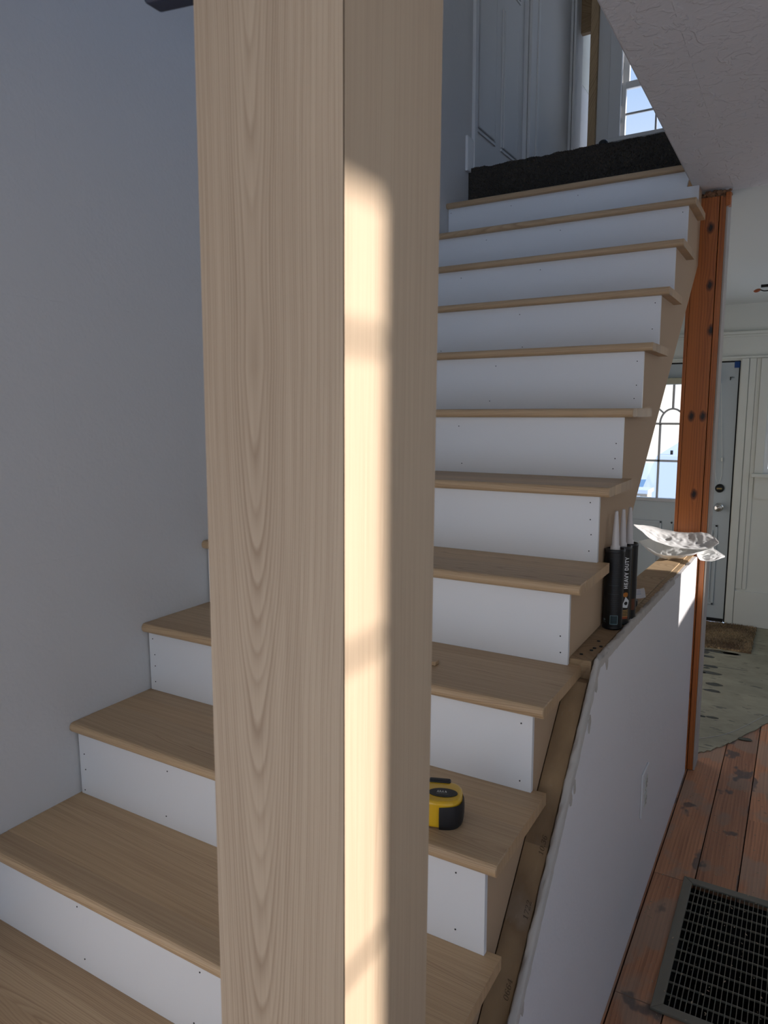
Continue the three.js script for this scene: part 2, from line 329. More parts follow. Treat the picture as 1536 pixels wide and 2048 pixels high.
// upper storey
struct('floor_upper', [B(0, 2.6, 1.86, 2.085, UZ - 0.52, -2.372)], M.upper);
struct('wall_upper_right', B(2.6, 2.72, 2.09, TOP, UZ - 0.12, 0.87), M.upper);
struct('wall_upper_front', [B(0, 0.15, 2.09, TOP, 0.75, 0.87), B(2.4, 2.6, 2.09, TOP, 0.75, 0.87), B(0.15, 2.4, 2.09, 2.7, 0.75, 0.87), B(0.15, 2.4, 4.15, TOP, 0.75, 0.87)], M.upper);
struct('window_8', B(0.15, 2.4, 2.7, 4.15, 0.80, 0.804), M.glass);  // unseen window, added to brighten the landing and upper back wall
struct('ceiling_upper', B(-0.12, 2.72, TOP, TOP + 0.1, UZ - 0.12, 0.87), M.upper);
struct('wall_upper_back', [B(0, 0.044, 2.085, TOP, UZ - 0.12, UZ), B(0.044, 0.134, 3.95, TOP, UZ - 0.12, UZ), B(0.134, 0.335, 2.085, TOP, UZ - 0.12, UZ), B(0.335, 1.15, 2.085, 2.70, UZ - 0.12, UZ), B(0.335, 1.15, 3.80, TOP, UZ - 0.12, UZ), B(1.15, 2.6, 2.085, TOP, UZ - 0.12, UZ),
  B(0.185, 0.20, 2.085, TOP, UZ - 0.52, UZ - 0.12), B(0.0, 0.185, 2.085, 2.35, UZ - 0.52, UZ - 0.505), B(0.0, 0.185, 4.05, TOP, UZ - 0.52, UZ - 0.505), B(0.0, 0.185, 4.05, 4.07, UZ - 0.505, UZ - 0.12)], M.upper, 'white upstairs wall with a narrow recess beside the window');
struct('trim_1', B(0.0, 0.004, 3.20, 3.9, UZ - 0.50, UZ - 0.121), M.ceil2, 'pale upper panel inside the recess');
struct('window_7', B(0.0, 0.185, 2.35, 4.05, UZ - 0.515, UZ - 0.511), M.glass);  // glass added out of sight so daylight reaches the recess side wall
struct('trim_2', wuv(B(0.044, 0.134, 3.43, 3.95, UZ - 0.10, UZ - 0.06), T_ply, 'x', 0.2, 0.3), M.plyB, 'rough brown timber lintel over the recess');
struct('trim_3', wuv(B(0.134, 0.183, 2.11, 3.95, UZ, UZ + 0.035, 0.003), T_ply, 'y', 0.1, 0.1), M.ply, 'bare unpainted timber jamb strip');
struct('trim_4', [B(0.001, 0.020, 2.11, 3.95, UZ, UZ + 0.03, 0.003), B(0.028, 0.044, 2.11, 3.95, UZ, UZ + 0.045, 0.003)], M.upper, 'pair of white corner strips beside the upstairs recess');
struct('trim_5', [B(0.0, 0.014, 2.10, 2.255, -2.375, -2.305, 0.003), B(0.0, 0.010, 2.255, 2.262, -2.372, -2.308)], M.white, 'short white baseboard return at the stair head');

// ------------------------------------------------------------------ windows
function windowX(name, z0, z1, y0, y1, bars, vbars) {            // in the right wall
  const o = struct(name, null, null); const a = RX + 0.045, b = RX + 0.085;
  part('window_frame', [B(a, b, y0, y0 + 0.04, z0 + 0.04, z1 - 0.04), B(a, b, y1 - 0.04, y1, z0 + 0.04, z1 - 0.04), B(a, b, y0, y1, z0, z0 + 0.04), B(a, b, y0, y1, z1 - 0.04, z1)], M.white, o);
  for (const y of bars) part('muntin', B(a + 0.012, b - 0.012, y - 0.0036, y + 0.0036, z0 + 0.04, z1 - 0.04), M.white, o);
  for (const z of vbars) part('muntin', B(a + 0.008, b - 0.008, y0 + 0.04, y1 - 0.04, z - 0.010, z + 0.010), M.white, o);
  part('pane', B(a + 0.018, a + 0.022, y0 + 0.03, y1 - 0.03, z0 + 0.03, z1 - 0.03), M.glass, o);
  part('window_sill', B(RX - 0.04, RX + 0.045, y0 - 0.02, y0, z0 - 0.03, z1 + 0.03), M.white, o);
}
windowX('window_1', A0, A1, 0.25, AH, [1.50, 1.256, 0.98, 0.73, 0.48], [0.90, 1.45, 2.0]);
windowX('window_6', C0, C1, 0.20, 1.60, [0.9], [-3.69]);  // added out of view as fill daylight for the dim entry
windowX('window_2', B0, B1, BS, 1.60, [1.12], []);
{ // the wide window behind the camera
  const o = struct('window_3', null, null), a = ZF + 0.04, b = ZF + 0.09;
  part('window_frame', [B(0.20, 2.80, -0.45, -0.40, a, b), B(0.20, 2.80, 1.63, 1.68, a, b), ...[0.20, 1.04, 1.90, 2.75].map((x) => B(x, x + 0.05, -0.45, 1.68, a, b))], M.white, o);
  for (const [x0, x1] of [[0.24, 1.05], [1.08, 1.91], [1.94, 2.76]]) part('pane', B(x0, x1, -0.41, 1.64, a + 0.02, a + 0.024), M.glass, o);
}
{ // window beside the entry door
  const o = struct('window_4', null, null, 'white framed window beside the entry door');
  part('window_frame', [B(WX0, WX0 + 0.025, WY0, WY1, ZD - 0.07, ZD - 0.02), B(WX1 - 0.025, WX1, WY0, WY1, ZD - 0.07, ZD - 0.02), ...[[WY0, WY0 + 0.03], [WY1 - 0.03, WY1], [0.87, 0.90]].map(([a, b]) => B(WX0 + 0.025, WX1 - 0.025, a, b, ZD - 0.068, ZD - 0.022))], M.white, o);
  part('pane', B(WX0 + 0.01, WX1 - 0.01, WY0 + 0.01, WY1 - 0.01, ZD - 0.05, ZD - 0.046), M.glass, o);
  part('window_sill', B(1.200, 2.12, 0.462, 0.488, ZD + 0.001, ZD + 0.05, 0.004), M.trim, o);
  part('apron', prismZ([[1.225, 0.461], [2.10, 0.461], [2.10, 0.305], [1.245, 0.305], [1.225, 0.328]], ZD + 0.001, ZD + 0.016), M.trim, o);
  part('casing', B(1.217, 1.272, 0.489, 1.300, ZD + 0.001, ZD + 0.018, 0.002), M.trim, o);
}
{ // upstairs double-hung window
  const o = struct('window_5', null, null, 'white double hung upstairs window showing blue sky');
  const z0 = UZ - 0.09, z1 = UZ - 0.03, x0 = 0.335, x1 = 1.15;
  part('casing', [B(0.262, 0.338, 2.66, 3.86, UZ, UZ + 0.018, 0.003), B(1.147, 1.22, 2.66, 3.86, UZ, UZ + 0.018, 0.003), B(0.262, 1.22, 3.79, 3.86, UZ, UZ + 0.019, 0.003)], M.upper, o);
  part('window_sill', B(0.25, 1.23, 2.675, 2.70, UZ, UZ + 0.045, 0.004), M.upper, o);
  part('lower_sash', [B(x0, x0 + 0.025, 2.70, 3.05, z0 + 0.03, z1), B(x1 - 0.025, x1, 2.70, 3.05, z0 + 0.03, z1), B(x0 + 0.025, x1 - 0.025, 2.70, 2.724, z0 + 0.032, z1 - 0.002), B(x0 + 0.025, x1 - 0.025, 3.01, 3.05, z0 + 0.032, z1 - 0.002)], M.white, o);
  part('upper_sash', [B(x0, x0 + 0.035, 3.03, 3.80, z0, z0 + 0.03), B(x1 - 0.035, x1, 3.03, 3.80, z0, z0 + 0.03), B(x0 + 0.035, x1 - 0.035, 3.03, 3.065, z0 + 0.002, z0 + 0.028), B(x0 + 0.035, x1 - 0.035, 3.76, 3.80, z0 + 0.002, z0 + 0.028)], M.white, o);
  for (const [ya, yb, zz] of [[2.857, 2.857, z0 + 0.045], [3.20, 3.20, z0 + 0.015], [3.45, 3.45, z0 + 0.015]]) part('muntin', B(x0 + 0.02, x1 - 0.02, ya - 0.006, yb + 0.006, zz - 0.006, zz + 0.006), M.muntin, o);
  for (const x of [0.552, 0.745, 0.94]) { part('muntin', B(x - 0.006, x + 0.006, 2.72, 3.02, z0 + 0.039, z0 + 0.051), M.muntin, o); part('muntin', B(x - 0.006, x + 0.006, 3.06, 3.77, z0 + 0.009, z0 + 0.021), M.muntin, o); }
  part('pane', B(x0 + 0.01, x1 - 0.01, 2.71, 3.03, z0 + 0.044, z0 + 0.046), M.glass, o);
  part('pane', B(x0 + 0.01, x1 - 0.01, 3.04, 3.78, z0 + 0.014, z0 + 0.016), M.glass, o);
}
{ // panelled door on the upper landing, in the left wall
  const o = struct('door_2', null, null, 'white panelled door closed on the upstairs landing');
  part('door_leaf', B(-0.055, -0.02, 2.115, 4.10, -3.150, -2.395, 0.002), M.upper, o);
  for (const [z0, z1] of [[-3.05, -2.835], [-2.71, -2.495]]) for (const [y0, y1] of [[2.36, 3.05], [3.2, 3.95]]) {
    const p = part('door_panel', B(-0.0205, -0.009, y0, y1, z0, z1, 0.006), M.upper, o);
    part('panel_moulding', [B(-0.0205, -0.013, y0 - 0.02, y0 - 0.008, z0 - 0.02, z1 + 0.02), B(-0.0205, -0.013, y0, y1, z0 - 0.02, z0 - 0.008), B(-0.0205, -0.013, y0, y1, z1 + 0.008, z1 + 0.02)], M.upper, p);
  }
  part('casing', [B(0.0, 0.018, 2.11, 4.20, -2.405, -2.378, 0.003), B(0.0, 0.012, 2.11, 4.20, -2.43, -2.402, 0.003), B(0.0, 0.018, 2.11, 4.20, -3.28, -3.175, 0.004), B(0.0, 0.026, 2.11, 4.20, -3.30, -3.27, 0.004), B(0.0, 0.018, 4.11, 4.20, -3.28, -2.36, 0.003)], M.upper, o);
}
{ // entry door
  const o = struct('door_1', null, null, 'grey painted entry door with an arched grid window');
  const zf = ZD - 0.018, zb = ZD - 0.062, g = 0.011;
  const L0 = 0.352, L1 = 0.922, B0 = 0.268, B1 = 1.130;
  const cx = 0.637;
  part('door_leaf', prismZ([[DX0 + g, FLOOR + 0.012], [DX1 - g, FLOOR + 0.012], [DX1 - g, DY1 - g], [DX0 + g, DY1 - g]], zb, zf, [[[L0, B0], [L1, B0], [L1, B1], [L0, B1]]]), M.doorPaint, o);
  part('jamb_gap', [B(DX0, DX0 + g, FLOOR, DY1, zb, zf - 0.01), B(DX1 - g, DX1, FLOOR, DY1, zb, zf - 0.01), B(DX0, DX1, DY1 - g, DY1, zb, zf - 0.01)], M.hole, o);
  part('glazing_frame', [B(L0 - 0.025, L1 + 0.025, B0 - 0.025, B0, zf, zf + 0.012, 0.003), B(L0 - 0.025, L1 + 0.025, B1, B1 + 0.02, zf, zf + 0.012, 0.003), B(L0 - 0.025, L0, B0, B1, zf, zf + 0.012, 0.003), B(L1, L1 + 0.025, B0, B1, zf, zf + 0.012, 0.003)], M.muntin, o);
  part('pane', B(L0, L1, B0, B1, ZD - 0.042, ZD - 0.038), M.glass, o);
  const m0 = ZD - 0.037, m1 = ZD - 0.022, h = 0.008;
  for (const y of [0.556, 0.838]) part('muntin', B(L0, L1, y - h, y + h, m0, m1), M.muntin, o);
  for (const x of [0.557, 0.727]) part('muntin', B(x - h, x + h, B0, 0.838, m0, m1), M.muntin, o);
  part('muntin', B(0.642 - h, 0.642 + h, 0.952, B1, m0, m1), M.muntin, o);
  const arc = []; for (let k = 0; k <= 24; k++) { const th = Math.PI * k / 24; arc.push([0.642 + 0.088 * Math.cos(th), 0.838 + 0.112 * Math.sin(th), (m0 + m1) / 2]); }
  part('muntin', tube(arc, h, 40, 6), M.muntin, o, 'arched glazing bar');
  for (const s of [-1, 1]) part('muntin', tube([[0.642 + s * 0.064, 0.918, (m0 + m1) / 2], [0.642 + s * 0.29, 1.12, (m0 + m1) / 2]], h * 0.9, 4, 6), M.muntin, o);
  for (const [x0, x1] of [[0.275, 0.605], [0.67, 1.0]]) {
    const p = part('door_panel', B(x0 + 0.03, x1 - 0.03, -0.48, 0.05, zf, zf + 0.007, 0.006), M.doorPaint, o);
    part('panel_moulding', [B(x0, x1, 0.075, 0.092, zf, zf + 0.009, 0.003), B(x0, x1, -0.52, -0.503, zf, zf + 0.009, 0.003), B(x0, x0 + 0.017, -0.52, 0.092, zf, zf + 0.009, 0.003), B(x1 - 0.017, x1, -0.52, 0.092, zf, zf + 0.009, 0.003)], M.doorPaint, p);
  }
  const knob = (y, m, r) => { const k = lathe([[0, 0], [r, 0], [r, 0.006], [r * 0.45, 0.010], [r * 0.42, 0.03], [r * 0.75, 0.038], [r * 0.86, 0.052], [r * 0.70, 0.062], [0, 0.065]], 28); k.rotateX(Math.PI / 2); k.translate(0.997, y, zf); return k; };
  part('door_knob', knob(0.225, M.steel, 0.032), M.steel, o, 'round steel door knob');
  const db = lathe([[0, 0], [0.031, 0], [0.030, 0.012], [0.020, 0.016], [0.018, 0.022], [0, 0.022]], 28); db.rotateX(Math.PI / 2); db.translate(0.996, 0.366, zf);
  const dbm = part('deadbolt', db, M.iron, o, 'dark rimmed brass deadbolt');
  part('thumb_turn', B(0.978, 1.014, 0.360, 0.372, zf + 0.022, zf + 0.034, 0.004), M.brass, dbm);
  part('blind_headrail', [B(0.36, 0.940, 1.132, 1.178, zf + 0.012, zf + 0.05, 0.006)], M.blind, o, 'beige blind headrail above the door glass');
  part('headrail_bracket', [B(0.925, 0.958, 1.122, 1.186, zf, zf + 0.056, 0.003)], M.white, o);
  part('blind_cord', [tube([[0.965, 1.13, zf + 0.02], [0.985, 0.8, zf + 0.012], [1.002, 0.45, zf + 0.010], [0.985, 0.40, zf + 0.012], [0.965, 0.45, zf + 0.012], [0.955, 0.8, zf + 0.014], [0.945, 1.13, zf + 0.02]], 0.0016, 60, 5)], M.trim, o);
  part('cord_tassel', B(0.994, 1.006, 0.565, 0.592, zf + 0.004, zf + 0.016, 0.003), M.trim, o);
  part('hook_latch', [B(1.020, 1.025, 1.152, 1.176, zf, zf + 0.005), tube([[1.022, 1.170, zf + 0.004], [1.036, 1.173, zf + 0.006], [1.050, 1.171, zf + 0.005]], 0.0016, 12, 6)], M.iron, o, 'small hook latch near the top of the door');
  part('door_sweep', B(DX0 + g, DX1 - g, FLOOR + 0.004, FLOOR + 0.03, zf, zf + 0.012), M.iron, o);
}
solo('masking_tape', B(1.044, 1.079, 1.240, 1.284, ZD - 0.0175, ZD - 0.0165), M.tapeBlue, 'small piece of blue masking tape on the entry door corner', 'tape');
struct('trim_6', [B(1.092, 1.140, FLOOR + 0.004, 1.302, ZD, ZD + 0.016, 0.002), B(1.143, 1.185, FLOOR + 0.28, 1.302, ZD, ZD + 0.008, 0.002), B(1.188, 1.215, FLOOR + 0.28, 1.302, ZD, ZD + 0.006, 0.002)], M.trim, 'flat door casing and vertical boards beside the entry door');
struct('trim_7', [B(0.001, 2.99, 1.304, 1.318, ZD, ZD + 0.018, 0.002), B(0.001, 2.99, 1.455, 1.470, ZD, ZD + 0.014, 0.003), B(0.001, 2.99, 1.470, 1.492, ZD, ZD + 0.024, 0.004)], M.trim, 'horizontal picture rail trim over the entry door');
struct('baseboard_back', B(1.143, 2.99, FLOOR + 0.004, FLOOR + 0.266, ZD, ZD + 0.016, 0.004), M.trim, 'tall flat baseboard beside the entry door');

// ------------------------------------------------------------------ staircase
const stairs = thing('staircase', 'wooden staircase with oak treads, white risers and brown side panel', 'staircase', [0, FLOOR, 0.45]);
for (let k = -2; k <= 10; k++) {
  const y = k * RISE, zf = -(k - 1) * RUN + NOSE, zb = k === 10 ? -2.347 : -k * RUN - 0.0145;
  const x1 = k === 10 ? EDGE - 0.004 : k < 0 ? 1.062 : SW + OVER, x0 = 0.0005;
  const noseD = 0.062, r = TT / 2;
  // front stave with a bullnose
  const pr = [[zf - noseD, y - TT], [zf - r, y - TT]];
  for (let a = 1; a < 8; a++) { const th = -Math.PI / 2 + Math.PI * a / 8; pr.push([zf - r + r * Math.cos(th) * 0.8 + r * 0.2 * (a > 0 && a < 8 ? 1 : 0), y - r + r * Math.sin(th)]); }
  pr.push([zf - r, y], [zf - noseD, y]);
  const tr = part('tread', wuv(prismX(pr, x0, x1, 0.0015), T_oak, 'x', hash(k, 1) * 0.3 + 0.35, hash(k, 2) * 0.18), M.oak, stairs);
  const n = 3, zz = [zf - noseD]; for (let i = 1; i <= n; i++) zz.push(mix(zf - noseD, zb, i / n));
  for (let i = 0; i < n; i++) part('stave', wuv(B(x0, x1, y - TT, y - 0.0002 * hash(k, i + 5), zz[i + 1], zz[i] - 0.0002), T_oak, 'x', hash(k, i + 30) * 1.0, hash(k, i + 60) * 0.18), [M.oak, M.oakA, M.oakB][Math.floor(hash(k, i + 90) * 3)], tr);
  if (k === 10) break;
  // riser standing on this tread
  const ytop = (k + 1) * RISE - TT, z = -k * RUN;
  const shape = k === 9 ? [[0.006, y], [SW, y], [SW, CEIL - 0.008], [EDGE - 0.016, CEIL - 0.008], [EDGE - 0.006, ytop], [0.006, ytop]] : [[0.006, y + 0.0003], [SW, y + 0.0003], [SW, ytop], [0.006, ytop]];
  const ri = part('riser', uvm(prismZ(shape, z - 0.0115, z), 'x'), M.riser, stairs, 'smooth white riser board');
  const dots = [];
  for (const x of k === 0 ? [0.022] : [0.022, SW - 0.020]) for (const f of [0.12, 0.38, 0.62, 0.88]) if (hash(k * 7 + Math.round(f * 100), Math.round(x * 100)) > 0.35) dots.push([x + rr(-0.004, 0.004), y + (ytop - y) * f + rr(-0.01, 0.01)]);
  for (const x of [0.30, 0.62]) for (const f of [0.16, 0.84]) dots.push([x + rr(-0.02, 0.02), y + (ytop - y) * f]);
  if (k === 0) dots.push([SW - 0.055, y + 0.03], [SW - 0.055, y + 0.14]);
  part('brad_nails', dots.map(([x, yy]) => { const c = new THREE.CylinderGeometry(0.0016, 0.0016, 0.0012, 8); c.rotateX(Math.PI / 2); c.translate(x, yy, z + 0.0002); return flat(c); }), M.hole, ri).userData.kind = 'stuff';
}
const kneeY = (z) => z > -0.49 ? 0.394 + (-0.49 - z) * 0.965 : z > -0.80 ? mix(0.394, 0.388, (-0.49 - z) / 0.31) : mix(0.388, 0.333, (-0.80 - z) / 1.38);
{ // side panel (stringer face) cut to the steps
  const pts = [];
  for (let k = -1; k <= 9; k++) {
    pts.push([-(k - 1) * RUN - 0.0118, k * RISE - TT - 0.0002], [-k * RUN - 0.0118, k * RISE - TT - 0.0002]);
  }
  pts.push([-9 * RUN - 0.0118, CEIL - 0.008], [ZP + 0.004, CEIL - 0.008], [ZP + 0.004, 1.530], [-0.795, 0.394]);
  pts.push([-0.4845, 0.3945], [-0.4825, 0.344], [-0.455, kneeY(-0.455) - 0.007], [0.12, kneeY(0.12) - 0.007], [0.30, kneeY(0.3) - 0.007], [0.455, kneeY(0.455) - 0.007]);
  part('side_panel', uvm(prismX(pts, SW - 0.017, SW - 0.0002), 'y', 0.4, 0.4), M.mdf, stairs, 'plain brown side panel closing the ends of the steps');
}
// offcut and landing carpet
solo('wood_offcut', wuv(B(0.812, 0.834, 0.3802, 0.390, -0.338, -0.318, 0.002), T_oak, 'x', 0.3, 0.2), M.oak, 'small oak offcut lying on a tread behind the big post', 'offcut');
{
  const c = thing('landing_carpet', 'dark brown cut carpet hanging over the top stair edge', 'carpet', [0, 2.086, -2.36]);
  const pts = []; const N = 120;
  for (let i = 0; i <= N; i++) { const x = mix(0.0005, EDGE - 0.004, i / N); pts.push([x, 2.118 + (fbm(i * 0.22, 3.3, 3) - 0.5) * 0.016 + (x < 0.05 ? 0.004 : 0)]); }
  part('carpet_edge', prismZ([[0.0005, 1.9005], ...pts, [EDGE - 0.004, 1.9005]], -2.371, -2.347), M.carpet, c);
  part('carpet_floor', B(0.0005, EDGE - 0.004, 2.0855, 2.108, UZ + 0.001, -2.372), M.carpet, c);
  const cone = new THREE.ConeGeometry(0.0022, 0.010, 4); const n = 9000, im = new THREE.InstancedMesh(cone, M.tuft, n), d = new THREE.Object3D();
  for (let i = 0; i < n; i++) {
    const x = rr(0.003, EDGE - 0.006), j = clamp(Math.round((x / (EDGE - 0.004)) * N), 0, N), top = pts[j][1];
    const y = i % 9 ? rr(1.906, top - 0.003) : top - 0.001;
    d.position.set(x, y - 2.086, -2.345 + 2.36 + (i % 9 ? 0 : -rr(0, 0.02))); d.rotation.set(i % 9 ? Math.PI / 2 + rr(-0.7, 0.7) : rr(-0.6, 0.6), rr(0, 6), rr(-0.7, 0.7)); d.scale.setScalar(rr(0.6, 1.2)); d.updateMatrix(); im.setMatrixAt(i, d.matrix);
    im.setColorAt(i, lin(...mix3([0.5, 0.5, 0.5], [2.2, 2.0, 1.8], Math.pow(rnd(), 3))));
  }
  im.name = 'carpet_pile'; im.userData.kind = 'stuff'; im.castShadow = im.receiveShadow = true; c.add(im);
}
{
  const t = thing('door_stop', 'small black domed door stop at the landing edge', 'door stop', [0.632, 2.108, -2.42]);
  const g = lathe([[0, 0.052], [0.012, 0.050], [0.020, 0.042], [0.023, 0.030], [0.023, 0.0], [0, 0]], 24); g.translate(0.632, 2.108, -2.42);
  part('dome', g, M.black, t);
  const r = lathe([[0.0225, 0.012], [0.0245, 0.014], [0.0245, 0.020], [0.0225, 0.022]], 24); r.translate(0.632, 2.108, -2.42);
  part('ring', r, M.steel, t);
}

// ------------------------------------------------------------------ half wall beside the stairs
{
  const o = struct('wall_knee', null, null, 'white half wall with a raw timber top beside the stairs');
  const zs = [0.457]; for (let z = 0.44; z > -2.18; z -= 0.012) zs.push(z); zs.push(-2.18);
  const jag = (z) => kneeY(z) - 0.006 + (fbm(z * 38, 1.1, 3) - 0.5) * 0.010 + (z > -0.60 ? (fbm(z * 16 + 4, 8.1, 2) > 0.66 ? -0.010 : 0) : 0);
  part('drywall_sheet', puv(prismX([[0.457, FLOOR], ...zs.map((z) => [z, jag(z)]), [-2.18, FLOOR]], KX - 0.013, KX)), M.drywall, o, 'white painted drywall face');
  part('wall_core', prismX([[0.457, FLOOR], ...[0.457, -0.42, -0.80, -2.18].map((z) => [z, kneeY(z) - (z < -0.3 && z > -0.7 ? 0.066 : 0.032)]), [-2.18, FLOOR]], 1.03, KX - 0.0135), M.core, o);
  // raw top: stained stringer board on the slope, boards on the flat
  part('stringer_top', wuv(prismX([[0.457, kneeY(0.457) - 0.0235], [-0.455, kneeY(-0.455) - 0.0235], [-0.478, kneeY(-0.455) - 0.0235], [-0.478, kneeY(-0.455) - 0.008], [-0.455, kneeY(-0.455) - 0.008], [0.457, kneeY(0.457) - 0.008]], SW + 0.001, KX - 0.016, 0.001), T_dark, 'z', 0.1, 0.2), M.brown, o, 'dark stained old stringer top with pencil marks');
  part('top_board', wuv(prismX([[-0.4822, kneeY(-0.492) - 0.0605], [-0.4822, kneeY(-0.492)], [-0.80, kneeY(-0.80)], [-1.06, kneeY(-1.06)], [-1.06, kneeY(-1.06) - 0.0235], [-0.80, kneeY(-0.80) - 0.0235], [-0.56, kneeY(-0.56) - 0.0605]], 1.03, KX - 0.016, 0.001), T_ply, 'x', 0.2, 0.1), M.plyB, o, 'rough timber board on top of the half wall');
  part('top_board', wuv(prismX([[-1.062, kneeY(-1.062) - 0.0235], [-1.062, kneeY(-1.062)], [-2.178, kneeY(-2.178)], [-2.178, kneeY(-2.178) - 0.0235]], 1.03, KX - 0.034, 0.001), T_ply, 'x', 0.5, 0.4), M.ply, o, 'knotty plywood strip on top of the half wall');
  part('top_board', wuv(prismX([[-1.062, kneeY(-1.062) - 0.026], [-1.062, kneeY(-1.062) - 0.003], [-2.178, kneeY(-2.178) - 0.003], [-2.178, kneeY(-2.178) - 0.026]], KX - 0.0335, KX - 0.0145, 0.001), T_ply, 'z', 0.7, 0.2), M.ply, o);
  // crumbling edge of the drywall
  const nz = 420, pos = [], idx = [], row = 7;
  for (let i = 0; i <= nz; i++) {
    const z = mix(0.455, -1.55, i / nz), y = kneeY(z) - 0.004;
    for (let k = 0; k < row; k++) {
      const th = Math.PI * k / (row - 1), q = fbm(z * 60, k * 1.7, 3), w = 0.2 + 1.9 * fbm(z * 22, 5.5 + k, 4);
      pos.push(KX - 0.0055 + Math.cos(th) * (0.0085 + 0.004 * (q - 0.5)) , y + Math.sin(th) * 0.008 * w - (k === 0 || k === row - 1 ? 0.010 : 0) + (q - 0.5) * 0.010, z + (vn(z * 90, k * 3) - 0.5) * 0.003);
    }
    if (i) for (let k = 0; k < row - 1; k++) { const a = (i - 1) * row + k, b = i * row + k; idx.push(a, a + 1, b, b, a + 1, b + 1); }
  }
  const g = new THREE.BufferGeometry(); g.setAttribute('position', new THREE.Float32BufferAttribute(pos, 3)); g.setIndex(idx); g.computeVertexNormals(); g.setAttribute('uv', new THREE.Float32BufferAttribute(new Float32Array(pos.length / 3 * 2), 2));
  part('crumbled_edge', g, M.plaster, o, 'broken gypsum edge along the top of the drywall').material.side = THREE.DoubleSide;
  // torn paper tabs and screw holes
  for (const [z, dy, a] of [[-0.29, -0.03, 0.02], [-0.315, -0.045, 0.016], [-0.47, -0.03, 0.018], [-0.56, -0.02, 0.022], [-0.02, -0.03, 0.014], [0.08, -0.02, 0.015], [-0.42, -0.05, 0.02]]) {
    const s = new THREE.Shape(Array.from({ length: 12 }, (_, k) => { const th = k / 12 * 6.2832, q = 0.5 + vn(Math.cos(th) * 1.5 + z * 50, Math.sin(th) * 1.5); return new THREE.Vector2(-z + a * 0.5 * q * Math.cos(th), kneeY(z) + dy + a * q * Math.sin(th)); }));
    const e = new THREE.ExtrudeGeometry(s, { depth: 0.0015, bevelEnabled: false }); e.rotateY(Math.PI / 2); e.translate(KX, 0, 0);
    part('torn_patch', flat(e), M.plaster, o, 'torn paper patch on the drywall edge');
  }
  for (const [x, z] of [[1.105, -0.52], [1.12, -0.58], [1.115, -0.64], [1.118, -0.56], [1.13, -0.60]]) { const c = new THREE.CylinderGeometry(0.004, 0.004, 0.002, 10); c.translate(x, kneeY(z) + 0.0006, z); part('nail_hole', flat(c), M.hole, o); }
  // pencil figures on the stringer top
  const mark = (z, txt) => {
    const cv = document.createElement('canvas'); cv.width = 256; cv.height = 96; const q = cv.getContext('2d');
    q.fillStyle = '#6b5136'; q.fillRect(0, 0, 256, 96); q.strokeStyle = q.fillStyle = '#20150c'; q.font = 'italic 66px serif'; q.textAlign = 'center'; q.textBaseline = 'middle'; q.fillText(txt, 128, 50);
    const t = new THREE.CanvasTexture(cv); t.colorSpace = THREE.SRGBColorSpace;
    const a = new THREE.CanvasTexture((() => { const c2 = document.createElement('canvas'); c2.width = 256; c2.height = 96; const p = c2.getContext('2d'); p.fillStyle = '#000'; p.fillRect(0, 0, 256, 96); p.fillStyle = '#999'; p.font = 'italic 66px serif'; p.textAlign = 'center'; p.textBaseline = 'middle'; p.fillText(txt, 128, 50); return c2; })());
    const pl = new THREE.PlaneGeometry(0.058, 0.019); pl.rotateX(-Math.PI / 2); pl.rotateY(Math.PI / 2); pl.rotateX(Math.atan(0.965)); pl.translate(1.126, kneeY(z) - 0.0060, z);
    part('pencil_figures', flat(pl), mat({ color: lin(0.02, 0.014, 0.01), roughness: 1, alphaMap: a, transparent: true }), o, 'faint pencil figures');
  };
  mark(-0.02, '0664'); mark(-0.115, '1722'); mark(-0.20, '10.36');
}
{ // outlet on the half wall
  const t = thing('wall_outlet', 'white duplex electrical outlet on the half wall face', 'outlet', [KX, -0.226, -1.140]);
  part('cover_plate', B(KX, KX + 0.006, -0.298, -0.155, -1.190, -1.090, 0.0028), M.white, t);
  for (const y of [-0.255, -0.198]) {
    const r = part('receptacle', B(KX + 0.006, KX + 0.0085, y - 0.021, y + 0.021, -1.156, -1.124, 0.001), M.trim, t);
    part('slot', [B(KX + 0.0082, KX + 0.0088, y - 0.006, y + 0.009, -1.150, -1.147), B(KX + 0.0082, KX + 0.0088, y - 0.006, y + 0.007, -1.134, -1.131), B(KX + 0.0082, KX + 0.0088, y - 0.016, y - 0.011, -1.143, -1.138)], M.hole, r);
  }
  const s = new THREE.CylinderGeometry(0.003, 0.003, 0.001, 10); s.rotateZ(Math.PI / 2); s.translate(KX + 0.0063, -0.226, -1.140);
  part('screw', flat(s), M.steel, t);
}

